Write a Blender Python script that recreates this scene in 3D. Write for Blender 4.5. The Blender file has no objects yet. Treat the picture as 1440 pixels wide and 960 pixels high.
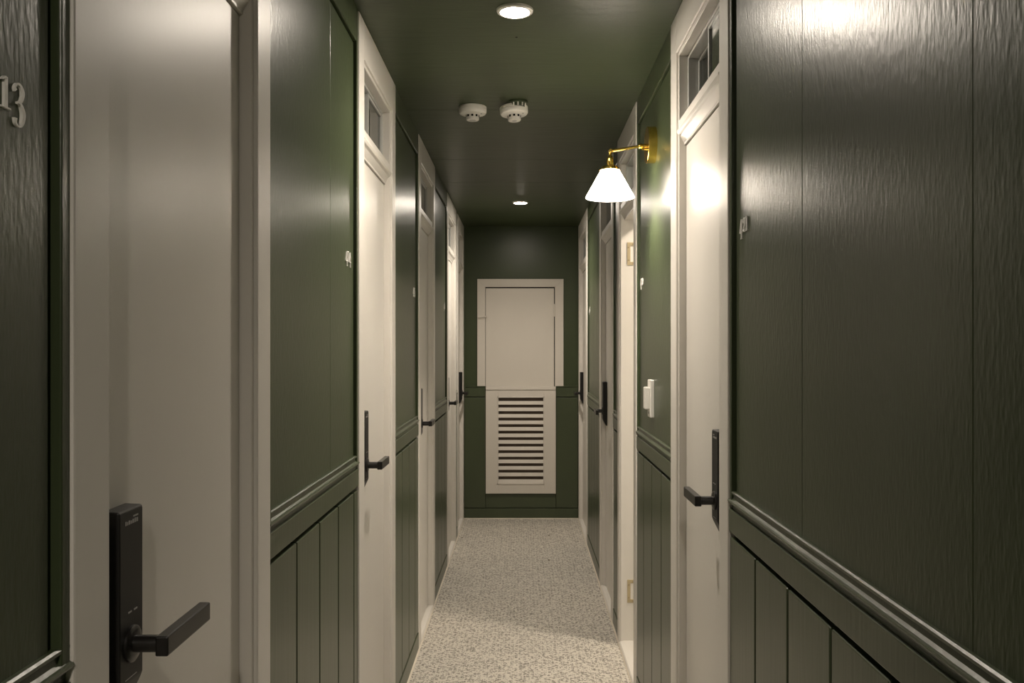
import bpy, bmesh, math, random
from mathutils import Vector, Matrix
random.seed(7)
scene = bpy.context.scene
COL = scene.collection
PI = math.pi

# ------------------------------------------------------------------ sizes (metres)
HWL, HWR = 0.482, 0.457          # camera axis to the casing face, left / right
EYE = 1.405
CEIL = 2.397
YEND = 7.30
YBACK = -2.6
F = 1250.0

# ------------------------------------------------------------------ materials
def new_mat(name):
    m = bpy.data.materials.new(name); m.use_nodes = True
    nt = m.node_tree; nt.nodes.clear()
    out = nt.nodes.new('ShaderNodeOutputMaterial')
    b = nt.nodes.new('ShaderNodeBsdfPrincipled')
    nt.links.new(b.outputs[0], out.inputs[0])
    return m, nt, b, out

def coords(nt, scale):
    tc = nt.nodes.new('ShaderNodeTexCoord')
    mp = nt.nodes.new('ShaderNodeMapping')
    mp.inputs['Scale'].default_value = scale
    nt.links.new(tc.outputs['Object'], mp.inputs['Vector'])
    return mp.outputs['Vector']

def noise(nt, vec, scale=1.0, detail=2.0, rough=0.5):
    n = nt.nodes.new('ShaderNodeTexNoise')
    n.inputs['Scale'].default_value = scale
    n.inputs['Detail'].default_value = detail
    n.inputs['Roughness'].default_value = rough
    nt.links.new(vec, n.inputs['Vector'])
    return n.outputs['Fac']

def ramp(nt, fac, stops):
    r = nt.nodes.new('ShaderNodeValToRGB')
    els = r.color_ramp.elements
    while len(els) < len(stops): els.new(0.5)
    for e, (p, c) in zip(els, stops):
        e.position = p; e.color = (c[0], c[1], c[2], 1)
    nt.links.new(fac, r.inputs['Fac'])
    return r.outputs['Color']

def bump(nt, b, layers):
    """layers: list of (height socket, distance)"""
    prev = None
    for h, dist in layers:
        bp = nt.nodes.new('ShaderNodeBump')
        bp.inputs['Strength'].default_value = 1.0
        bp.inputs['Distance'].default_value = dist
        nt.links.new(h, bp.inputs['Height'])
        if prev: nt.links.new(prev, bp.inputs['Normal'])
        prev = bp.outputs['Normal']
    nt.links.new(prev, b.inputs['Normal'])

def paint(name, col, var, rough, layers, spec=0.5, coat=0.0, varscale=(3, 3, 1.2)):
    m, nt, b, out = new_mat(name)
    c = noise(nt, coords(nt, varscale), 1.0, 4.0)
    lo = [k * (1 - var) for k in col]; hi = [min(1, k * (1 + var)) for k in col]
    nt.links.new(ramp(nt, c, [(0.3, lo), (0.7, hi)]), b.inputs['Base Color'])
    b.inputs['Roughness'].default_value = rough
    b.inputs['Specular IOR Level'].default_value = spec
    if coat:
        b.inputs['Coat Weight'].default_value = coat
        b.inputs['Coat Roughness'].default_value = 0.12
    if layers:
        bump(nt, b, [(noise(nt, coords(nt, s), 1.0, d), dist) for s, d, dist in layers])
    return m

GREEN = (0.051, 0.067, 0.0325)
M = {}
M['wall'] = paint('green wall paint', GREEN, 0.10, 0.30,
                  [((75, 75, 34), 2.0, 0.00042), ((170, 170, 50), 1.0, 0.0004)], 0.32)
M['board'] = paint('green board paint', GREEN, 0.12, 0.32,
                   [((90, 90, 5), 3.0, 0.0004)], 0.6)
M['ceiling'] = paint('green ceiling paint', GREEN, 0.10, 0.40,
                     [((6, 30, 6), 2.0, 0.0012), ((60, 160, 60), 1.0, 0.0002)], 0.35)
M['casing'] = paint('white casing paint', (0.73, 0.70, 0.65), 0.02, 0.36, [], 0.28)
M['leaf'] = paint('white door paint', (0.73, 0.70, 0.65), 0.02, 0.36,
                  [((90, 90, 40), 1.0, 0.0002)], 0.24)
M['hatch'] = paint('white hatch paint', (0.66, 0.62, 0.56), 0.03, 0.40,
                   [((90, 90, 20), 2.0, 0.0005)], 0.4)
M['plastic'] = paint('white plastic', (0.82, 0.80, 0.75), 0.02, 0.35, [], 0.5)
M['number'] = paint('white metal number', (0.88, 0.86, 0.82), 0.03, 0.35, [], 0.5)
M['black'] = paint('black lock plastic', (0.010, 0.0095, 0.009), 0.08, 0.46,
                   [((900, 900, 900), 1.0, 0.00003)], 0.3)
M['lever'] = paint('black lever metal', (0.012, 0.011, 0.010), 0.08, 0.32, [], 0.5)
M['mark'] = paint('pale printed mark', (0.32, 0.31, 0.30), 0.02, 0.5, [])
M['dark'] = paint('dark void', (0.012, 0.011, 0.010), 0.05, 0.8, [], 0.1)
M['slot'] = paint('painted vent shade', (0.13, 0.10, 0.08), 0.1, 0.8, [], 0.2)  # brown tone stands in for the shaded cavity behind the slats
M['room'] = paint('room wall paint', (0.55, 0.55, 0.52), 0.03, 0.7, [], 0.3)
M['alu'] = paint('grey window frame', (0.50, 0.50, 0.48), 0.03, 0.35, [], 0.5)
M['caulk'] = paint('cream caulk bead', (0.70, 0.64, 0.54), 0.12, 0.45, [], 0.4)
M['chip'] = paint('brown crumb', (0.16, 0.11, 0.06), 0.2, 0.8, [], 0.2)

def brass(name, col, rough, band):
    m, nt, b, out = new_mat(name)
    b.inputs['Metallic'].default_value = 1.0
    b.inputs['Roughness'].default_value = rough
    n = noise(nt, coords(nt, band), 1.0, 2.0)
    nt.links.new(ramp(nt, n, [(0.3, [k * 0.85 for k in col]), (0.7, col)]), b.inputs['Base Color'])
    bump(nt, b, [(n, 0.0002)])
    return m
M['brass'] = brass('brushed brass', (0.95, 0.66, 0.16), 0.20, (500, 500, 500))
M['hinge'] = paint('satin brass hinge', (0.45, 0.37, 0.22), 0.06, 0.45, [], 0.6)
M['chrome'] = paint('dull brass screw', (0.27, 0.21, 0.12), 0.06, 0.45, [], 0.5)

def emitter(name, col, strength):
    m, nt, b, out = new_mat(name)
    nt.nodes.remove(b)
    e = nt.nodes.new('ShaderNodeEmission')
    e.inputs['Color'].default_value = (*col, 1); e.inputs['Strength'].default_value = strength
    nt.links.new(e.outputs[0], out.inputs[0])
    return m
WARM = (1.0, 0.885, 0.75)
M['led'] = emitter('lit lamp diffuser', WARM, 460.0)
M['led_far'] = emitter('lit far lamp diffuser', WARM, 460.0)
M['led_fill'] = emitter('added rear fill diffuser', WARM, 1200.0)  # for the unseen fill light added behind the camera
M['bulb'] = emitter('lit bulb', (1.0, 0.89, 0.76), 540.0)

def opal():
    m, nt, b, out = new_mat('opal glass shade')
    b.inputs['Base Color'].default_value = (0.92, 0.90, 0.87, 1)
    b.inputs['Roughness'].default_value = 0.15
    b.inputs['Emission Color'].default_value = (1.0, 0.89, 0.76, 1)      # the glass glows with the bulb inside
    b.inputs['Emission Strength'].default_value = 23.0
    tr = nt.nodes.new('ShaderNodeBsdfTranslucent')
    tr.inputs['Color'].default_value = (0.93, 0.91, 0.88, 1)
    mx = nt.nodes.new('ShaderNodeMixShader'); mx.inputs[0].default_value = 0.20
    nt.links.new(b.outputs[0], mx.inputs[1]); nt.links.new(tr.outputs[0], mx.inputs[2])
    nt.links.new(mx.outputs[0], out.inputs[0])
    return m
M['opal'] = opal()

def glass():
    m, nt, b, out = new_mat('window glass')
    b.inputs['Base Color'].default_value = (0.48, 0.53, 0.51, 1)
    b.inputs['Transmission Weight'].default_value = 1.0
    b.inputs['Roughness'].default_value = 0.0
    b.inputs['IOR'].default_value = 1.45
    n = noise(nt, coords(nt, (6, 6, 6)))
    nt.links.new(ramp(nt, n, [(0.0, (0.0, 0.0, 0.0)), (1.0, (0.05, 0.05, 0.05))]), b.inputs['Roughness'])
    return m
M['glass'] = glass()

def terrazzo():
    m, nt, b, out = new_mat('terrazzo floor vinyl')
    def vor(scale, stretch, off):
        tc = nt.nodes.new('ShaderNodeTexCoord'); mp = nt.nodes.new('ShaderNodeMapping')
        mp.inputs['Scale'].default_value = stretch
        mp.inputs['Location'].default_value = off
        nt.links.new(tc.outputs['Object'], mp.inputs['Vector'])
        wn = nt.nodes.new('ShaderNodeTexNoise'); wn.inputs['Scale'].default_value = 90
        nt.links.new(mp.outputs[0], wn.inputs['Vector'])
        ad = nt.nodes.new('ShaderNodeVectorMath'); ad.operation = 'MULTIPLY_ADD'
        ad.inputs[1].default_value = (0.010, 0.010, 0.0)
        nt.links.new(wn.outputs['Color'], ad.inputs[0]); nt.links.new(mp.outputs[0], ad.inputs[2])
        v = nt.nodes.new('ShaderNodeTexVoronoi'); v.voronoi_dimensions = '2D'
        v.inputs['Scale'].default_value = scale
        nt.links.new(ad.outputs[0], v.inputs['Vector'])
        return v
    def math_(op, a, b_):
        n = nt.nodes.new('ShaderNodeMath'); n.operation = op
        for i, x in enumerate((a, b_)):
            if isinstance(x, (int, float)): n.inputs[i].default_value = x
            else: nt.links.new(x, n.inputs[i])
        return n.outputs[0]
    base = ramp(nt, noise(nt, coords(nt, (2, 2, 2)), 1.0, 5.0), [(0.3, (0.60, 0.565, 0.50)), (0.7, (0.66, 0.62, 0.55))])
    cur = base
    for scale, st, off, size, keep, cols in (
            (56, (1, 1.3, 1), (0, 0, 0), 0.36, 0.45, ((0.17, 0.155, 0.13), (0.33, 0.30, 0.26))),
            (78, (1.3, 1, 1), (3.1, 1.7, 0), 0.34, 0.55, ((0.20, 0.18, 0.15), (0.42, 0.39, 0.34))),
            (110, (1, 1, 1), (7.3, 4.1, 0), 0.34, 0.66, ((0.12, 0.105, 0.09), (0.72, 0.68, 0.61)))):
        v = vor(scale, st, off)
        sep = nt.nodes.new('ShaderNodeSeparateColor'); nt.links.new(v.outputs['Color'], sep.inputs[0])
        near = math_('LESS_THAN', v.outputs['Distance'], size)
        pick = math_('GREATER_THAN', sep.outputs[0], keep)
        msk = math_('MULTIPLY', near, pick)
        chip = ramp(nt, sep.outputs[1], [(0.0, cols[0]), (1.0, cols[1])])
        mx = nt.nodes.new('ShaderNodeMix'); mx.data_type = 'RGBA'
        nt.links.new(msk, mx.inputs[0]); nt.links.new(cur, mx.inputs[6]); nt.links.new(chip, mx.inputs[7])
        cur = mx.outputs[2]
    nt.links.new(cur, b.inputs['Base Color'])
    b.inputs['Roughness'].default_value = 0.55
    b.inputs['Specular IOR Level'].default_value = 0.3
    bump(nt, b, [(noise(nt, coords(nt, (150, 150, 150))), 0.0003)])
    return m
M['floor'] = terrazzo()

# ------------------------------------------------------------------ mesh helpers
class MB:
    def __init__(self): self.bm = bmesh.new()
    def merge(self, b2):
        me = bpy.data.meshes.new('tmp'); b2.to_mesh(me); b2.free()
        self.bm.from_mesh(me); bpy.data.meshes.remove(me)
    def box(self, x0, x1, y0, y1, z0, z1, bev=0.0, seg=2, rot=None, pivot=None):
        b = bmesh.new(); bmesh.ops.create_cube(b, size=1.0)
        x0, x1 = sorted((x0, x1)); y0, y1 = sorted((y0, y1)); z0, z1 = sorted((z0, z1))
        for v in b.verts:
            v.co = Vector((x0 + (v.co.x + .5) * (x1 - x0), y0 + (v.co.y + .5) * (y1 - y0), z0 + (v.co.z + .5) * (z1 - z0)))
        if bev:
            bmesh.ops.bevel(b, geom=b.edges[:], offset=bev, segments=seg, profile=0.5, affect='EDGES')
        if rot is not None:
            p = Vector(pivot) if pivot else Vector(((x0 + x1) / 2, (y0 + y1) / 2, (z0 + z1) / 2))
            bmesh.ops.transform(b, verts=b.verts[:], matrix=Matrix.Translation(p) @ rot.to_4x4() @ Matrix.Translation(-p))
        self.merge(b); return self
    def prism(self, pts, axis, a0, a1, bev=0.0, seg=2):
        """pts: 2D outline; axis 'y': pts=(x,z); axis 'x': pts=(y,z); axis 'z': pts=(x,y)"""
        def P(p, a):
            return {'y': (p[0], a, p[1]), 'x': (a, p[0], p[1]), 'z': (p[0], p[1], a)}[axis]
        b = bmesh.new()
        v0 = [b.verts.new(P(p, a0)) for p in pts]; v1 = [b.verts.new(P(p, a1)) for p in pts]
        n = len(pts)
        b.faces.new(v0); b.faces.new(v1)
        for i in range(n): b.faces.new((v0[i], v0[(i + 1) % n], v1[(i + 1) % n], v1[i]))
        bmesh.ops.recalc_face_normals(b, faces=b.faces[:])
        if bev:
            bmesh.ops.bevel(b, geom=b.edges[:], offset=bev, segments=seg, profile=0.5, affect='EDGES')
        self.merge(b); return self
    def lathe(self, prof, mat=None, n=40):
        """prof: (r, z) list, revolved round z, then transformed by mat"""
        b = bmesh.new(); rings = []
        for r, z in prof:
            if r < 1e-6: rings.append([b.verts.new((0, 0, z))])
            else: rings.append([b.verts.new((r * math.cos(2 * PI * i / n), r * math.sin(2 * PI * i / n), z)) for i in range(n)])
        for A, B in zip(rings, rings[1:]):
            if len(A) == 1 and len(B) == 1: continue
            for i in range(n):
                j = (i + 1) % n
                if len(A) == 1: b.faces.new((A[0], B[i], B[j]))
                elif len(B) == 1: b.faces.new((A[i], A[j], B[0]))
                else: b.faces.new((A[i], A[j], B[j], B[i]))
        for f in b.faces: f.smooth = True
        bmesh.ops.recalc_face_normals(b, faces=b.faces[:])
        for e in b.edges:
            if len(e.link_faces) == 2 and e.calc_face_angle(0) > math.radians(38): e.smooth = False
        if mat is not None: bmesh.ops.transform(b, verts=b.verts[:], matrix=mat)
        self.merge(b); return self
    def rod(self, p, q, r, r2=None, n=20):
        p, q = Vector(p), Vector(q); d = q - p; L = d.length
        r2 = r if r2 is None else r2
        m = Matrix.Translation(p) @ d.to_track_quat('Z', 'Y').to_matrix().to_4x4()
        e = min(r, r2) * 0.15
        return self.lathe([(0, 0), (r - e, 0), (r, e), (r2, L - e), (r2 - e, L), (0, L)], m, n)
    def ball(self, c, r, n=20):
        prof = [(r * math.sin(PI * i / 12), -r * math.cos(PI * i / 12)) for i in range(13)]
        prof[0] = (0, -r); prof[-1] = (0, r)
        return self.lathe(prof, Matrix.Translation(Vector(c)), n)
    def build(self, name, mat, parent=None, origin=None, flat=True):
        bmesh.ops.recalc_face_normals(self.bm, faces=self.bm.faces[:])
        me = bpy.data.meshes.new(name)
        o = bpy.data.objects.new(name, me)
        off = Vector((0, 0, 0))
        if parent is not None: off = world_loc(parent)
        elif origin is not None: off = Vector(origin); o.location = off
        if off.length: bmesh.ops.translate(self.bm, verts=self.bm.verts[:], vec=-off)
        self.bm.to_mesh(me); self.bm.free()
        me.materials.append(mat)
        COL.objects.link(o)
        if parent is not None: o.parent = parent
        return o

def world_loc(o):
    v = Vector(o.location)
    while o.parent: o = o.parent; v += Vector(o.location)
    return v

def tag(o, label=None, cat=None, group=None, kind=None):
    if label: o['label'] = label
    if cat: o['category'] = cat
    if group: o['group'] = group
    if kind: o['kind'] = kind
    return o

def thing(name, loc, label, cat, group=None, kind=None):
    o = bpy.data.objects.new(name, None); o.location = loc; o.empty_display_size = 0.05
    COL.objects.link(o)
    return tag(o, label, cat, group, kind)

# ------------------------------------------------------------------ side walls
class Side:
    def __init__(self, s, hw, name): self.s, self.hw, self.name = s, hw, name
    def X(self, d): return self.s * (self.hw + d)
    def box(self, mb, d0, d1, y0, y1, z0, z1, bev=0.0, **k):
        return mb.box(self.X(d0), self.X(d1), y0, y1, z0, z1, bev, **k)
LEFT, RIGHT = Side(-1, HWL, 'left'), Side(1, HWR, 'right')

# doors: outer casing from y0 to y1, near/far casing widths, handle side
DOORS = {
    'left': [(0.953, 1.697, .095, .095, 'near'), (2.62, 3.366, .095, .095, 'near'), (4.132, 4.886, .095, .095, 'near'),
             (5.695, 6.455, .095, .095, 'near'), (6.585, 7.29, .085, .095, 'far')],
    'right': [(1.977, 2.740, .100, .105, 'near'), (3.585, 4.280, .090, .080, 'open'), (4.515, 5.285, .095, .095, 'far'),
              (6.30, 7.29, .130, .110, 'far')],
}
RAIL_TOP = 1.087
WALL_D = 0.125          # thickness behind the casing face
PITCH = 0.2155
SEAMS = {'left': [2.28, 0.80], 'right': [1.49, 0.925]}

def rail_profile(S):
    pts = [(.014, 1.088), (.006, 1.088), (.0032, 1.0858), (.0036, 1.0822), (.0072, 1.0795), (.0066, 1.0720), (.0025, 1.0686),
           (-.0008, 1.0676), (-.0020, 1.0652), (-.0008, 1.0628), (.0062, 1.0604), (.0080, 1.0530), (.0080, 1.0465), (.014, 1.0465)]
    return [(S.X(d), z) for d, z in pts]

def side_wall(S, segs, board_from):
    wall = MB(); bm_boards = []
    for k, (y0, y1) in enumerate(segs):
        # structural core behind the skin; it runs in behind the casings up to the door linings
        S.box(wall, .030, WALL_D, y0 - (.05 if k else 0), y1 + .05 if y1 < 7.2 else y1, 0, CEIL)
        a = y0 + (0.0 if y0 < YBACK + .2 else 0.0); b = y1
        # stiles beside the casings and frieze under the ceiling
        if y0 > YBACK + .2: S.box(wall, .003, .032, y0, y0 + .018, RAIL_TOP - .02, CEIL, .002)
        if y1 - y0 > .2: S.box(wall, .003, .032, y1 - .018, y1, RAIL_TOP - .02, CEIL, .002)
        S.box(wall, .003, .032, y0 + .0185, y1 - .0185, 2.300, CEIL, .003)
        # upper panel sheets, split where the sheets meet
        if y1 - y0 > .2:
            cuts = sorted([y0 + .026] + [q for q in SEAMS[S.name] if y0 + .1 < q < y1 - .1] + [y1 - .028])
            for p, q in zip(cuts, cuts[1:]):
                S.box(wall, .0115, .031, p + .0002, q - .0002, RAIL_TOP - .03, 2.293, .0014)
    w = wall.build('wall_' + S.name, M['wall'])
    tag(w, 'glossy dark green panelled wall on the %s of the corridor, with framed upper panels' % S.name, 'wall', kind='structure')
    for y0, y1 in segs:
        wb = MB()
        S.box(wb, .0015, .030, y0, y1, .997, 1.0475, .002)
        L = y1 - y0
        if board_from[y0] == 'lo':
            edges = [y0]
            while edges[-1] + PITCH < y1 - .03: edges.append(edges[-1] + PITCH)
            edges.append(y1)
        else:
            edges = [y1]
            while edges[-1] - PITCH > y0 + .03: edges.append(edges[-1] - PITCH)
            edges.append(y0); edges = edges[::-1]
        for p, q in zip(edges, edges[1:]):
            S.box(wb, .0035, .028, p + .004, q - .004, .086, .985, .0025)
        wb.build('wainscot', M['board'], w)
        r = MB(); r.prism(rail_profile(S), 'y', y0, y1); r.build('chair_rail', M['board'], w)
    bb = MB(); cb = MB()
    for y0, y1 in segs:
        S.box(bb, .001, .030, y0, y1, 0.0, .080, .002)
    tag(bb.build('baseboard_' + S.name, M['board']), 'low dark green baseboard along the foot of the %s wall' % S.name, 'baseboard', kind='structure')
    return w

def segs_for(S):
    out = []; y = YBACK
    for (a, b, *_r) in DOORS[S.name]:
        if a - y > .03: out.append((y, a))
        y = b
    return out
for S in (LEFT, RIGHT):
    segs = segs_for(S)
    bf = {y0: ('hi' if (S is RIGHT and i == 0) or (S is LEFT and i == 0) else 'lo') for i, (y0, y1) in enumerate(segs)}
    side_wall(S, segs, bf)

# caulk beads at the floor
for n, S in ((1, LEFT), (2, RIGHT)):
    c = MB()
    c.prism([(S.X(.004), 0.0), (S.X(-.006), 0.0), (S.X(-.0045), .004), (S.X(.004), .007)], 'y', YBACK + .01, YEND - .004)
    tag(c.build('trim_%d' % n, M['caulk']), 'thin cream sealant bead between terrazzo floor and %s wall' % S.name, 'trim', kind='structure')

# ------------------------------------------------------------------ floor, ceiling, end walls, rooms behind
OUT = 1.75
f = MB(); f.box(-OUT, OUT, YBACK - .1, YEND + .2, -.08, 0)
tag(f.build('floor', M['floor']), 'speckled beige and grey terrazzo corridor floor', 'floor', kind='structure')

c = MB()
cuts = [YBACK - .1, -.9, 0.55, 1.85, 3.72, 4.70, 5.35, YEND + .2]
for p, q in zip(cuts, cuts[1:]):
    c.box(-OUT, OUT, p + .0006, q - .0006, CEIL, CEIL + .06, .0015, 1)
c.box(-OUT, OUT, YBACK - .1, YEND + .2, CEIL + .055, CEIL + .1)
tag(c.build('ceiling', M['ceiling']), 'low glossy dark green ceiling with faint board seams', 'ceiling', kind='structure')

# hidden side rooms: outer walls, partitions
for S in (LEFT, RIGHT):
    r = MB()
    r.box(S.s * (OUT - .05), S.s * OUT, YBACK - .1, YEND + .2, 0, CEIL)
    mids = {'left': [2.15, 3.75, 5.3, 6.52], 'right': [1.2, 3.2, 4.41, 5.8]}[S.name]
    for y in mids:
        r.box(S.X(WALL_D), S.s * (OUT - .05), y - .02, y + .02, 0, CEIL)
    tag(r.build('wall_rooms_' + S.name, M['room']), 'plain pale walls of the rooms behind the %s doors' % S.name, 'wall', kind='structure')

w = MB(); w.box(-HWL - .12, HWR + .12, YBACK - .1, YBACK, 0, CEIL)
tag(w.build('wall_back', M['wall']), 'plain dark green wall closing the corridor behind the camera', 'wall', kind='structure')

# end wall --------------------------------------------------------
def ex(px): return (px - 735.0) * YEND / F
def ez(py): return EYE + (488.0 - py) * YEND / F
w = MB()
w.box(-HWL - .12, HWR + .12, YEND, YEND + .12, 0, CEIL)
end = w.build('wall_end', M['wall'])
tag(end, 'dark green end wall of the corridor around the white hatch', 'wall', kind='structure')
b = MB(); g0, g1 = ex(683.2), ex(781.4)
b.box(-HWL + .005, g0 - .004, YEND - .013, YEND + .005, .090, .992, .002)
b.box(g1 + .004, HWR - .005, YEND - .013, YEND + .005, .090, .992, .002)
b.box(g0 - .001, g1 + .001, YEND - .010, YEND + .005, .090, ez(693) - .004, .002)
b.box(-HWL + .005, g0 - .003, YEND - .016, YEND + .005, 1.000, 1.078, .003)
b.box(g1 + .003, HWR - .005, YEND - .016, YEND + .005, 1.000, 1.078, .003)
b.build('wainscot', M['board'], end)
b = MB()
for a0, a1 in ((-HWL + .012, g0 - .003), (g1 + .003, HWR - .012)):
    b.prism([(YEND + .002, 1.078), (YEND - .020, 1.078), (YEND - .022, 1.083), (YEND - .018, 1.087), (YEND + .002, 1.088)], 'x', a0, a1)
b.build('chair_rail', M['board'], end)
b = MB(); b.box(-HWL + .003, HWR - .003, YEND - .014, YEND + .004, 0, .083, .003)
tag(b.build('baseboard_end', M['board']), 'dark green baseboard below the louvred vent on the end wall', 'baseboard', kind='structure')
c = MB(); c.prism([(YEND - .010, 0), (YEND - .020, 0), (YEND - .0185, .004), (YEND - .010, .007)], 'x', -HWL + .004, HWR - .004)
tag(c.build('trim_3', M['caulk']), 'thin cream sealant bead between terrazzo floor and end wall', 'trim', kind='structure')

# access hatch
h = thing('access_hatch', (ex(731.5), YEND, ez(543)), 'white flush access hatch door set high in the green end wall', 'hatch')
x0, x1, x2, x3 = ex(671.3), ex(682.6), ex(780.3), ex(792.3)
zt, zl, zb = ez(392.3), ez(403.6), 1.0832
m = MB()
for pts in ([(x0, zb), (x1, zb), (x1, zl), (x0, zt)], [(x3, zb), (x3, zt), (x2, zl), (x2, zb)], [(x0, zt), (x1, zl), (x2, zl), (x3, zt)]):
    m.prism(pts, 'y', YEND - .018, YEND + .004, .0012, 1)
m.build('hatch_frame', M['hatch'], h)
m = MB(); m.box(x1 + .003, x2 - .007, YEND - .015, YEND + .002, zb + .0001, zl - .010, .0015)
m.build('hatch_door', M['hatch'], h)
m = MB(); m.box(x1 + .0005, x2 - .0005, YEND - .004, YEND + .002, zb, zl - .0005)
m.build('shadow_gap', M['dark'], h)
m = MB(); xh = x2 - .0035
m.rod((xh, YEND - .020, ez(445)), (xh, YEND - .020, ez(427.5)), .0055)
m.box(xh - .016, xh - .002, YEND - .0175, YEND - .0145, ez(444.5), ez(428), .0008)
m.box(xh + .002, xh + .016, YEND - .0205, YEND - .0175, ez(444.5), ez(428), .0008)
m.build('hinge', M['hatch'], h)
m = MB(); zc = ez(446)
m.box(ex(672.5), ex(680.5), YEND - .023, YEND - .0178, zc - .015, zc + .012, .001)
m.rod((ex(673), YEND - .026, zc), (ex(685), YEND - .026, zc + .003), .0065)
m.box(ex(682.8) + .004, ex(686.5), YEND - .021, YEND - .0148, zc - .013, zc + .018, .001)
m.rod((ex(676), YEND - .024, zc), (ex(676), YEND - .040, zc - .004), .0045)
m.build('latch', M['hatch'], h)

# louvred vent
v = thing('louver_vent', (ex(732.3), YEND, ez(693)), 'white louvred vent panel low on the end wall beneath the hatch', 'vent')
o0, o1, ot, ob = ex(700.4), ex(764.6), ez(558.2), ez(679.0)
zt, zb = ez(548.0), ez(693)
m = MB()
m.box(g0, o0, YEND - .030, YEND + .004, zb, zt, .002); m.box(o1, g1, YEND - .030, YEND + .004, zb, zt, .002)
m.box(o0 - .0005, o1 + .0005, YEND - .030, YEND + .004, ot, zt - .0004, .002); m.box(o0 - .0005, o1 + .0005, YEND - .030, YEND + .004, zb + .0004, ob, .002)
for (p, q, r, s) in ((o0 - .006, o0 + .004, ob - .006, ot + .006), (o1 - .004, o1 + .006, ob - .006, ot + .006)):
    m.box(p, q, YEND - .034, YEND - .02, r, s, .0018)
m.box(o0 - .006, o1 + .006, YEND - .034, YEND - .02, ot - .003, ot + .006, .0018)
m.box(o0 - .006, o1 + .006, YEND - .034, YEND - .02, ob - .006, ob + .004, .0018)
m.build('vent_frame', M['hatch'], v)
m = MB(); m.box(g0, g1, YEND - .036, YEND + .004, zt + .0005, 1.0828, .004); m.build('top_ledge', M['hatch'], v)
m = MB(); m.box(o0 - .002, o1 + .002, YEND - .006, YEND + .002, ob - .002, ot + .002); m.build('cavity_shade', M['slot'], v)  # sheet added in place of a cavity, its darkness painted on
pitch = (ez(561.5) - ez(671.0)) / 12.0
z = ez(561.5)
for k in range(13):
    zc = z - k * pitch - pitch * .5
    if k == 12: zc -= .002
    m = MB()
    m.box(o0 + .0042, o1 - .0042, YEND - .0215, YEND - .0165, zc - .0152, zc + .0152, .0012,
          rot=Matrix.Rotation(math.radians(-16), 3, 'X'))
    m.build('slat', M['hatch'], v)

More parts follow.
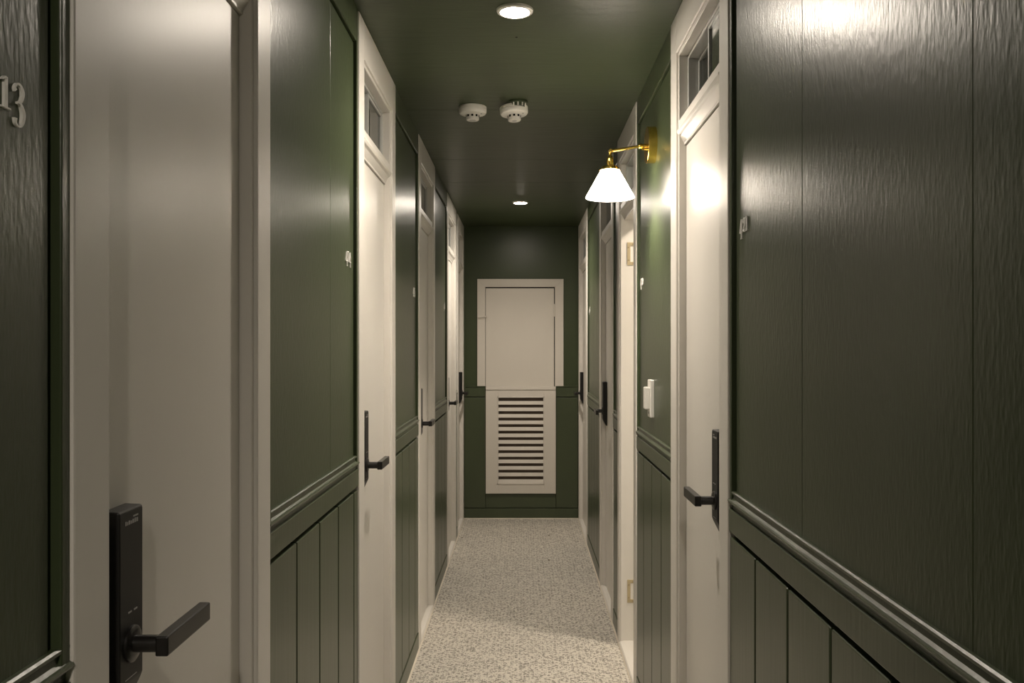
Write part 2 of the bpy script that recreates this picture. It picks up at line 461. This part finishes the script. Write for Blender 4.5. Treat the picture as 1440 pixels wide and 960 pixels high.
# ------------------------------------------------------------------ doors
def door(n, S, y0, y1, cn, cf, handle, label):
    root = thing('door_%d' % n, (S.X(.03), (y0 + y1) / 2, 0), label, 'door', kind='structure')
    a, b = y0 + cn, y1 - cf            # opening edges
    m = MB()
    B = .011
    # linings (full depth), set back a little from the casing boards
    S.box(m, .006, WALL_D, y0 + .004, a, 0, CEIL - .001, .002)
    S.box(m, .006, WALL_D, b, y1 - .004, 0, CEIL - .001, .002)
    S.box(m, .006, WALL_D, a - .001, b + .001, 2.268, CEIL - .001, .002)
    S.box(m, -.001, .024, y0, a - B, 0, CEIL - .001, .0035)
    S.box(m, -.001, .024, b + B, y1, 0, CEIL - .001, .0035)
    S.box(m, -.001, .024, a - B - .001, b + B + .001, 2.268 + B, CEIL - .0012, .0035)
    # transom rail: flat sill above, splayed moulding below
    pr = [(.006, 2.076), (.006, 2.052), (.001, 2.049), (-.001, 2.044), (.003, 2.036), (.010, 2.030), (.022, 2.010), (.022, 2.004),
          (WALL_D, 2.004), (WALL_D, 2.076)]
    m.prism([(S.X(d), z) for d, z in pr], 'y', a - .001, b + .001, .001, 1)
    # threshold
    m.prism([(S.X(d), z) for d, z in ((-.001, 0), (-.001, .012), (.004, .017), (.020, .019), (WALL_D, .019), (WALL_D, 0))], 'y', a - .001, b + .001)
    m.build('door_frame', M['casing'], root)
    # leaf
    if handle != 'open':
        m = MB(); S.box(m, .028, .066, a + .002, b - .002, .021, 2.002, .002)
        m.build('door_leaf', M['leaf'], root)
    else:
        m = MB()
        xk = S.X(WALL_D + .004); W = b - a - .006
        m.box(xk, xk + S.s * W, b - .010, b + .028, .021, 2.002, .002)
        m.build('door_leaf', M['leaf'], root)
        for zc in (1.846, 0.253):
            m = MB(); yb = b - .0012
            d0, d1, d2 = .037, .052, .104
            S.box(m, d0, d1, yb - .0016, yb + .002, zc - .054, zc + .054, .0005)
            S.box(m, d1 - .0003, d2, yb - .0015, yb + .002, zc + .038, zc + .0538, .0004)
            S.box(m, d1 - .0003, d2, yb - .0015, yb + .002, zc - .0538, zc - .038, .0004)
            m.rod((S.X(.105), yb + .0005, zc - .054), (S.X(.105), yb + .0005, zc + .054), .0035)
            hg = m.build('hinge', M['hinge'], root)
            for dd, dz in ((.0445, .030), (.0445, -.030), (.064, .046), (.064, -.046)):
                sc = MB(); sc.rod((S.X(dd), yb - .0012, zc + dz), (S.X(dd), yb - .0030, zc + dz), .0030, .0022)
                sc.build('screw', M['chrome'], hg)
    # transom window: frame, two sliding panes
    m = MB(); t = .011
    z0, z1 = 2.0765, 2.2675
    S.box(m, .032, .086, a + .0005, a + t, z0, z1, .0015); S.box(m, .032, .086, b - t, b - .0005, z0, z1, .0015)
    S.box(m, .032, .086, a + t, b - t, z1 - t, z1, .0015); S.box(m, .032, .086, a + t, b - t, z0, z0 + t * .6, .0015)
    fr = m.build('transom_window', M['alu'], root)
    mid = (a + b) / 2
    dn, dfar = (.062, .036) if S.s < 0 else (.036, .062)
    for (p, q, d) in ((a + t, mid + .010, dn), (mid - .010, b - t, dfar)):
        s_ = MB(); e = .009
        S.box(s_, d, d + .014, p, p + e, z0 + .010, z1 - t, .001); S.box(s_, d, d + .014, q - e, q, z0 + .010, z1 - t, .001)
        S.box(s_, d, d + .014, p + e, q - e, z0 + .010, z0 + .010 + e, .001); S.box(s_, d, d + .014, p + e, q - e, z1 - t - e, z1 - t, .001)
        s_.build('sash', M['alu'], fr)
        g = MB(); S.box(g, d + .005, d + .009, p + e - .002, q - e + .002, z0 + .010 + e - .002, z1 - t - e + .002)
        g.build('glass_pane', M['glass'], fr)
    if handle == 'open': return root
    # electronic lock
    near = handle == 'near'
    pw = .066
    p0 = a + .024 if near else b - .024 - pw
    p1 = p0 + pw; pc = (p0 + p1) / 2
    m = MB(); df = .004
    prof = [(.0279, 1.206), (df + .001, 1.205), (df, 1.200), (df, .992), (df + .003, .984), (.021, .956), (.0279, .954)]
    m.prism([(S.X(d), z) for d, z in prof], 'y', p0, p1, .0022, 2)
    lock = m.build('door_lock', M['black'], root)
    ax = 1.037
    tox = Matrix.Rotation(PI / 2 * (1 if S.s < 0 else -1), 4, 'Y')
    m = MB()
    m.lathe([(0, -.001), (.0225, -.001), (.0225, .003), (.0205, .0045), (.014, .0052), (0, .0052)], Matrix.Translation((S.X(df), pc, ax)) @ tox)
    m.build('rosette', M['lever'], lock)
    m = MB()
    m.rod((S.X(df), pc, ax), (S.X(-.034), pc, ax), .0105)
    dirn = 1 if near else -1
    ya = pc - dirn * .013; yb = pc + dirn * .137
    S.box(m, -.046, -.030, ya, yb, ax - .0125, ax + .0125, .0022)
    m.build('lever', M['lever'], lock)
    m = MB()
    for q in (-.010, .006):
        S.box(m, df - .0006, df + .001, pc + q, pc + q + .009, 1.0765, 1.0785)
    m.build('indicator', M['mark'], lock)
    if y0 < 3:
        m = MB(); yy = pc - .018 if S.s < 0 else pc - .02
        for k, (w_, h_) in enumerate(((.003, .005), (.0025, .004), (.004, .005), (.003, .004), (.0045, .005), (.0035, .0055), (.004, .005))):
            S.box(m, df - .0004, df + .001, yy, yy + w_, 1.186, 1.186 + h_); yy += w_ + .0018
        S.box(m, df - .0004, df + .001, pc + .004, pc + .018, 1.1935, 1.1955)
        S.box(m, df - .0004, df + .001, pc - .018, pc + .014, .996, .9968)
        m.build('lettering', M['mark'], lock)
    return root

dlab = [
    (LEFT, 0, 'nearest white door on the left, beside number 413, with a large black electronic lock'),
    (LEFT, 1, 'white door on the left beside number 414, black lever lock, transom above'),
    (LEFT, 2, 'white door on the left beside number 415, third along the left wall'),
    (LEFT, 3, 'white door on the left beside number 416, second from the end wall'),
    (LEFT, 4, 'white door at the far end of the left wall, touching the end wall'),
    (RIGHT, 0, 'nearest white door on the right, beside number 421, under a glazed transom'),
    (RIGHT, 1, 'open white doorway on the right just past the brass lamp, brass hinges showing'),
    (RIGHT, 2, 'closed white door on the right just beyond the open doorway, black lock'),
    (RIGHT, 3, 'white door at the far end of the right wall, touching the end wall'),
]
for n, (S, k, lab) in enumerate(dlab, 1):
    y0, y1, cn, cf, hd = DOORS[S.name][k]
    door(n, S, y0, y1, cn, cf, hd, lab)

# ------------------------------------------------------------------ room numbers (old-style figures)
def cr(pts, n=7):
    P = [pts[0]] + list(pts) + [pts[-1]]; out = []
    for i in range(1, len(P) - 2):
        for k in range(n):
            t = k / n; q = []
            for c in range(3):
                p0, p1, p2, p3 = P[i - 1][c], P[i][c], P[i + 1][c], P[i + 2][c]
                q.append(.5 * (2 * p1 + (p2 - p0) * t + (2 * p0 - 5 * p1 + 4 * p2 - p3) * t * t + (3 * p1 - p0 - 3 * p2 + p3) * t ** 3))
            out.append(q)
    out.append(list(pts[-1])); return out
# strokes: lists of (x, y, width); unit = height of the figure 1
GL = {
    '1': (.62, [('l', [(.30, 0, .20), (.30, 1, .20)]), ('l', [(.06, .03, .06), (.56, .03, .06)]), ('l', [(.08, .88, .05), (.22, .96, .09), (.30, .97, .10)])]),
    '2': (.74, [('s', [(.16, .66, .16), (.12, .76, .13), (.22, .93, .07), (.42, .95, .11), (.57, .76, .19), (.46, .48, .14), (.22, .20, .07), (.10, .06, .07)]),
                ('s', [(.08, .07, .05), (.28, .12, .15), (.48, .06, .15), (.62, .14, .05), (.65, .26, .05)])]),
    '3': (.74, [('s', [(.16, .72, .17), (.12, .80, .12), (.22, .95, .06), (.42, .94, .12), (.56, .74, .20), (.48, .46, .12), (.26, .36, .07)]),
                ('s', [(.26, .36, .07), (.44, .34, .12), (.60, .06, .22), (.52, -.26, .15), (.34, -.40, .07), (.16, -.32, .10), (.14, -.16, .17)])]),
    '4': (.78, [('l', [(.52, -.42, .18), (.52, .98, .18)]), ('l', [(.04, .05, .08), (.48, .96, .06)]), ('l', [(.02, .05, .10), (.74, .05, .10)]), ('l', [(.36, -.40, .05), (.68, -.40, .05)])]),
    '5': (.74, [('l', [(.16, .93, .14), (.58, .93, .14)]), ('l', [(.18, .96, .07), (.15, .42, .07)]),
                ('s', [(.15, .42, .06), (.32, .52, .10), (.56, .34, .18), (.60, .04, .21), (.50, -.26, .14), (.32, -.40, .07), (.15, -.30, .10), (.13, -.16, .17)])]),
    '6': (.76, [('s', [(.56, 1.36, .07), (.34, 1.20, .10), (.17, .86, .17), (.13, .46, .20), (.22, .10, .13), (.38, .02, .07), (.56, .14, .15), (.62, .42, .20), (.52, .72, .12), (.36, .78, .06), (.20, .66, .06)])]),
    '8': (.76, [('s', [(.37, .74, .10), (.20, .92, .14), (.18, 1.14, .13), (.36, 1.36, .07), (.56, 1.14, .13), (.52, .92, .12), (.37, .74, .12), (.18, .52, .12), (.12, .28, .17), (.36, .02, .07), (.62, .28, .17), (.56, .54, .14), (.37, .74, .10)])]),
    '0': (.80, [('s', [(.40, .97, .06), (.20, .86, .12), (.11, .50, .19), (.20, .13, .12), (.40, .03, .06), (.60, .13, .12), (.69, .50, .19), (.60, .86, .12), (.40, .97, .06)])]),
}
def ribbon(mb, pts, to3, depth):
    b = bmesh.new(); rows = []
    n = len(pts)
    for i, (x, y, w) in enumerate(pts):
        q0 = pts[max(0, i - 1)]; q1 = pts[min(n - 1, i + 1)]
        tx, ty = q1[0] - q0[0], q1[1] - q0[1]; L = math.hypot(tx, ty) or 1
        nx, ny = -ty / L * w * .44, tx / L * w * .44
        rows.append([b.verts.new(to3(x + nx, y + ny, 0)), b.verts.new(to3(x - nx, y - ny, 0)),
                     b.verts.new(to3(x - nx, y - ny, depth)), b.verts.new(to3(x + nx, y + ny, depth))])
    for A, B in zip(rows, rows[1:]):
        for k in range(4): b.faces.new((A[k], A[(k + 1) % 4], B[(k + 1) % 4], B[k]))
    b.faces.new(rows[0][::-1]); b.faces.new(rows[-1])
    bmesh.ops.recalc_face_normals(b, faces=b.faces[:])
    mb.merge(b)
def room_number(S, text, edge, label, base=1.645):
    """edge: the y of the end of the number nearest its door casing"""
    u = .0302; sp = .07 * u
    tot = sum(GL[ch][0] for ch in text) * u + sp * 2
    if S.s < 0: start = edge - tot; dy = 1
    else: start = edge; dy = -1
    root = thing('room_number', (S.X(.0115), start + dy * tot / 2, base), label, 'room number', 'room number figures beside the doors')
    y = start
    for ch in text:
        adv, strokes = GL[ch]
        m = MB()
        for j, (kind, pts) in enumerate(strokes):
            pp = cr(pts) if kind == 's' else pts
            off = j * .00015
            ribbon(m, pp, lambda a, b, d, y=y, off=off: (S.X(.0117 - (d * .0030 + (off if d else 0))), y + dy * a * u, base + b * u), 1.0)
        m.build('numeral', M['number'], root)
        y += dy * (adv * u + sp)
room_number(LEFT, '413', .945 - .066, 'white raised number 413 on the near green panel at the left edge', 1.632)
room_number(LEFT, '414', 2.62 - .078, 'white raised number 414 on the left wall before the second door')
room_number(LEFT, '415', 4.132 - .070, 'white raised number 415 on the left wall before the third door')
room_number(LEFT, '416', 5.695 - .070, 'white raised number 416 on the left wall before the fourth door')
room_number(RIGHT, '421', 1.977 - .066, 'white raised number 421 on the big green panel at right', 1.648)
room_number(RIGHT, '420', 3.585 - .060, 'white raised number 420 on the right wall beneath the brass lamp')
room_number(RIGHT, '418', 6.30 - .070, 'white raised number 418 on the right wall before the last door')

# ------------------------------------------------------------------ ceiling lamps
def downlight(x, y, led, label, beam=35.0):
    t = thing('ceiling_downlight', (x, y, CEIL), label, 'ceiling lamp', 'round ceiling downlights')
    T = Matrix.Translation((x, y, CEIL))
    m = MB(); m.lathe([(.0405, .002), (.0405, -.006), (.043, -.009), (.047, -.0095), (.053, -.006), (.0545, -.001), (.0545, .002)], T, 56)
    m.build('trim_ring', M['plastic'], t)
    m = MB(); m.lathe([(.0, -.0110), (.020, -.0107), (.034, -.0098), (.0412, -.0080), (.0412, -.001), (0, -.001)], T, 56)
    m.build('diffuser', led, t)
    # the lens of the fitting throws most of the light downwards
    l = bpy.data.lights.new('downlight beam', 'SPOT'); l.energy = beam; l.color = WARM
    l.spot_size = math.radians(146); l.spot_blend = 1.0; l.shadow_soft_size = .022
    o = bpy.data.objects.new('downlight_beam', l); o.location = (x, y, CEIL - .034); COL.objects.link(o)
downlight(-.023, 2.616, M['led'], 'lit round ceiling downlight nearest the camera at the top of the picture')
downlight(-.015, 6.08, M['led_far'], 'lit round ceiling downlight far down the corridor near the end wall', 49.0)
downlight(-.02, -.85, M['led_fill'], 'added unseen downlight behind the camera, brightening the near walls')  # added out of view as fill for the near walls and doors
sc = MB(); sc.rod((-.02, 2.845, CEIL + .003), (-.02, 2.845, CEIL - .0012), .0035)
tag(sc.build('ceiling_screw', M['dark'], origin=(-.02, 2.845, CEIL)), 'tiny dark screw head in the ceiling just past the nearest downlight', 'screw')

# ------------------------------------------------------------------ smoke detectors
def detector(x, y, label, loose):
    t = thing('smoke_detector', (x, y, CEIL), label, 'smoke detector', 'ceiling smoke detectors')
    drop = 0.0; R = Matrix.Identity(4)
    if loose:
        m = MB()
        T = Matrix.Translation((x + .018, y - .040, CEIL))
        m.lathe([(0, .002), (.040, .002), (.040, -.007), (.036, -.009), (.030, -.009), (.028, -.020), (0, -.020)], T, 40)
        m.build('mounting_box', M['ceiling'], t)
        m = MB()
        for k in range(5):
            a = math.radians(200 + 35 * k)
            px, py = x + .018 + .031 * math.cos(a), y - .040 + .031 * math.sin(a)
            m.rod((px, py, CEIL - .007), (px, py, CEIL - .022), .003)
        m.build('mounting_clips', M['plastic'], t)
        drop = .013; R = Matrix.Rotation(math.radians(-4), 4, 'X') @ Matrix.Rotation(math.radians(-3), 4, 'Y')
    T = Matrix.Translation((x, y, CEIL - drop)) @ R
    m = MB()
    m.lathe([(0, .0), (.055, .0), (.0575, -.002), (.0575, -.011), (.0555, -.012), (.0555, -.0135), (.0575, -.0145), (.057, -.024),
             (.053, -.030), (.041, -.0335), (.030, -.0345), (0, -.0345)], T, 56)
    body = m.build('detector_body', M['plastic'], t)
    m = MB()
    m.lathe([(0, -.033), (.0265, -.033), (.0265, -.052), (.025, -.0555), (.018, -.0565), (0, -.0565)], T, 40)
    m.build('sensor_cap', M['plastic'], t)
    m = MB()
    for k in range(9):
        a = 2 * PI * k / 9 + PI * 1.5
        q = T @ Matrix.Rotation(a, 4, 'Z')
        b = bmesh.new(); bmesh.ops.create_cube(b, size=1)
        bmesh.ops.transform(b, verts=b.verts[:], matrix=q @ Matrix.Translation((.0258, 0, -.040)) @ Matrix.Diagonal((.003, .0085, .0085, 1)))
        m.merge(b)
    m.build('sensor_slots', M['dark'], t)
    m = MB()
    m.lathe([(.0, -.0563), (.014, -.0563), (.014, -.0572), (.0, -.0572)] if not loose else [(0, -.0563), (.010, -.0563), (.010, -.0570), (0, -.0570)], T, 30)
    m.build('sensor_grille' if not loose else 'test_button', M['alu'], t)
    m = MB(); p = T @ Vector((.036, -.022, -.0338)); m.ball(p, .0028, 12); m.build('indicator', M['mark'], t)
detector(-.2065, 3.67, 'round white smoke detector sitting flush on the ceiling, the left of the pair', False)
detector(-.0365, 3.63, 'round white smoke detector hanging loose from its mount, the right of the pair', True)

# ------------------------------------------------------------------ brass wall lamp
YL = 3.15
lamp = thing('wall_lamp', (RIGHT.X(.0115), YL, 2.121), 'brass swing-arm wall lamp with a lit white cone shade on the right wall', 'wall lamp')
XW = RIGHT.X(.0115)
tox = Matrix.Rotation(-PI / 2, 4, 'Y')
m = MB(); m.lathe([(0, -.001), (.064, -.001), (.064, .0290), (.0632, .0300), (0, .030)], Matrix.Translation((XW, YL, 2.121)) @ tox, 64)
m.build('back_plate', M['brass'], lamp)
EXL = 0.3115; EZ = 2.100
m = MB()
m.rod((XW - .029, YL, 2.117), (XW - .050, YL, 2.117), .0075)
m.ball((XW - .051, YL, 2.117), .0095)
m.rod((XW - .049, YL, 2.117), (EXL, YL, EZ), .0054)
m.rod((XW - .030, YL, 2.108), (XW - .046, YL, 2.108), .0055)
m.build('arm', M['brass'], lamp)
m = MB(); m.ball((EXL, YL, EZ), .0085); m.rod((EXL, YL - .012, EZ), (EXL, YL + .012, EZ), .0065); m.build('elbow_joint', M['brass'], lamp)
m = MB(); T = Matrix.Translation((EXL - .002, YL, 0))
m.lathe([(0, 2.094), (.0045, 2.094), (.0050, 2.084), (.0085, 2.079), (.0120, 2.073), (.0125, 2.056), (.0105, 2.051), (.0105, 2.046), (0, 2.046)], T)
m.build('socket', M['brass'], lamp)
m = MB()
m.lathe([(0, 2.0495), (.014, 2.0490), (.026, 2.0455), (.0315, 2.040), (.0335, 2.0335), (.0365, 2.032), (.0365, 2.0305), (.0315, 2.031), (.0285, 2.038), (.020, 2.043), (0, 2.0445)], T, 48)
for k in range(3):
    a = 2 * PI * k / 3 + .5
    m.rod((EXL - .002 + .031 * math.cos(a), YL + .031 * math.sin(a), 2.036), (EXL - .002 + .041 * math.cos(a), YL + .041 * math.sin(a), 2.036), .0028)
m.build('shade_holder', M['brass'], lamp)
m = MB()
m.lathe([(.0265, 2.042), (.0290, 2.042), (.0315, 2.034), (.0850, 1.9385), (.0862, 1.9350), (.0845, 1.9335), (.0825, 1.9365), (.0285, 2.033), (.0265, 2.042)], T, 72)
m.build('lamp_shade', M['opal'], lamp)
m = MB()
m.lathe([(0, 2.045), (.012, 2.045), (.012, 2.022), (.018, 2.012), (.0235, 1.997), (.0225, 1.982), (.0150, 1.9715), (0, 1.968)], T, 32)
m.build('bulb', M['bulb'], lamp)

# ------------------------------------------------------------------ switch on the right wall
sw = thing('wall_switch', (XW, 3.20, 1.215), 'white wall switch with a raised box cover, on the right wall', 'switch')
m = MB(); m.box(XW - .014, XW + .001, 3.165, 3.237, 1.153, 1.288, .003); m.build('switch_plate', M['plastic'], sw)
m = MB(); m.box(XW - .031, XW - .0135, 3.178, 3.226, 1.182, 1.262, .004); m.build('raised_cover', M['plastic'], sw)
m = MB(); m.box(XW - .0155, XW - .0135, 3.196, 3.206, 1.165, 1.173, .0006); m.build('indicator', M['mark'], sw)

# ------------------------------------------------------------------ crumbs on the floor
for (x, y, r, lab) in ((ex(772) * 5.86 / 7.3, 5.86, .007, 'dark brown crumb on the terrazzo right of the corridor middle, nearer one'),
                       (.196, 6.62, .006, 'dark brown crumb on the terrazzo close to the far right doors'),
                       (-.445, 6.55, .006, 'dark brown crumb on the terrazzo beside the far left door'),):
    m = MB()
    b = bmesh.new(); bmesh.ops.create_icosphere(b, subdivisions=2, radius=r)
    for v_ in b.verts: v_.co = v_.co * random.uniform(.7, 1.15); v_.co.z *= .45
    zmin = min(v_.co.z for v_ in b.verts)
    bmesh.ops.translate(b, verts=b.verts[:], vec=(x, y, -zmin))
    m.merge(b)
    tag(m.build('crumb', M['chip'], origin=(x, y, 0)), lab, 'crumb', 'crumbs on the floor')

# ------------------------------------------------------------------ room lights behind the doors (dim lamps of the rooms)
def room_light(x, y, energy, size=.18):
    l = bpy.data.lights.new('room lamp', 'AREA'); l.shape = 'DISK'; l.size = size; l.energy = energy; l.color = (1.0, .86, .70)
    o = bpy.data.objects.new('room_lamp', l); o.location = (x, y, CEIL - .01); COL.objects.link(o)
room_light(1.1, 3.85, 24.0)

# ------------------------------------------------------------------ world, camera, view
w = bpy.data.worlds.new('World'); scene.world = w; w.use_nodes = True
w.node_tree.nodes['Background'].inputs[0].default_value = (0.01, 0.01, 0.01, 1)
w.node_tree.nodes['Background'].inputs[1].default_value = 0.2
cam = bpy.data.cameras.new('Camera'); co = bpy.data.objects.new('Camera', cam); COL.objects.link(co)
co.location = (0, 0, EYE); co.rotation_euler = (PI / 2, 0, 0)
cam.sensor_width = 36; cam.sensor_fit = 'HORIZONTAL'; cam.lens = 36 * F / 1440
cam.shift_x = -15.0 / 1440; cam.shift_y = 8.0 / 1440
cam.clip_start = .02
scene.camera = co
scene.view_settings.view_transform = 'Standard'; scene.view_settings.look = 'None'
scene.view_settings.gamma = 1; scene.view_settings.exposure = 0; scene.view_settings.use_curve_mapping = False
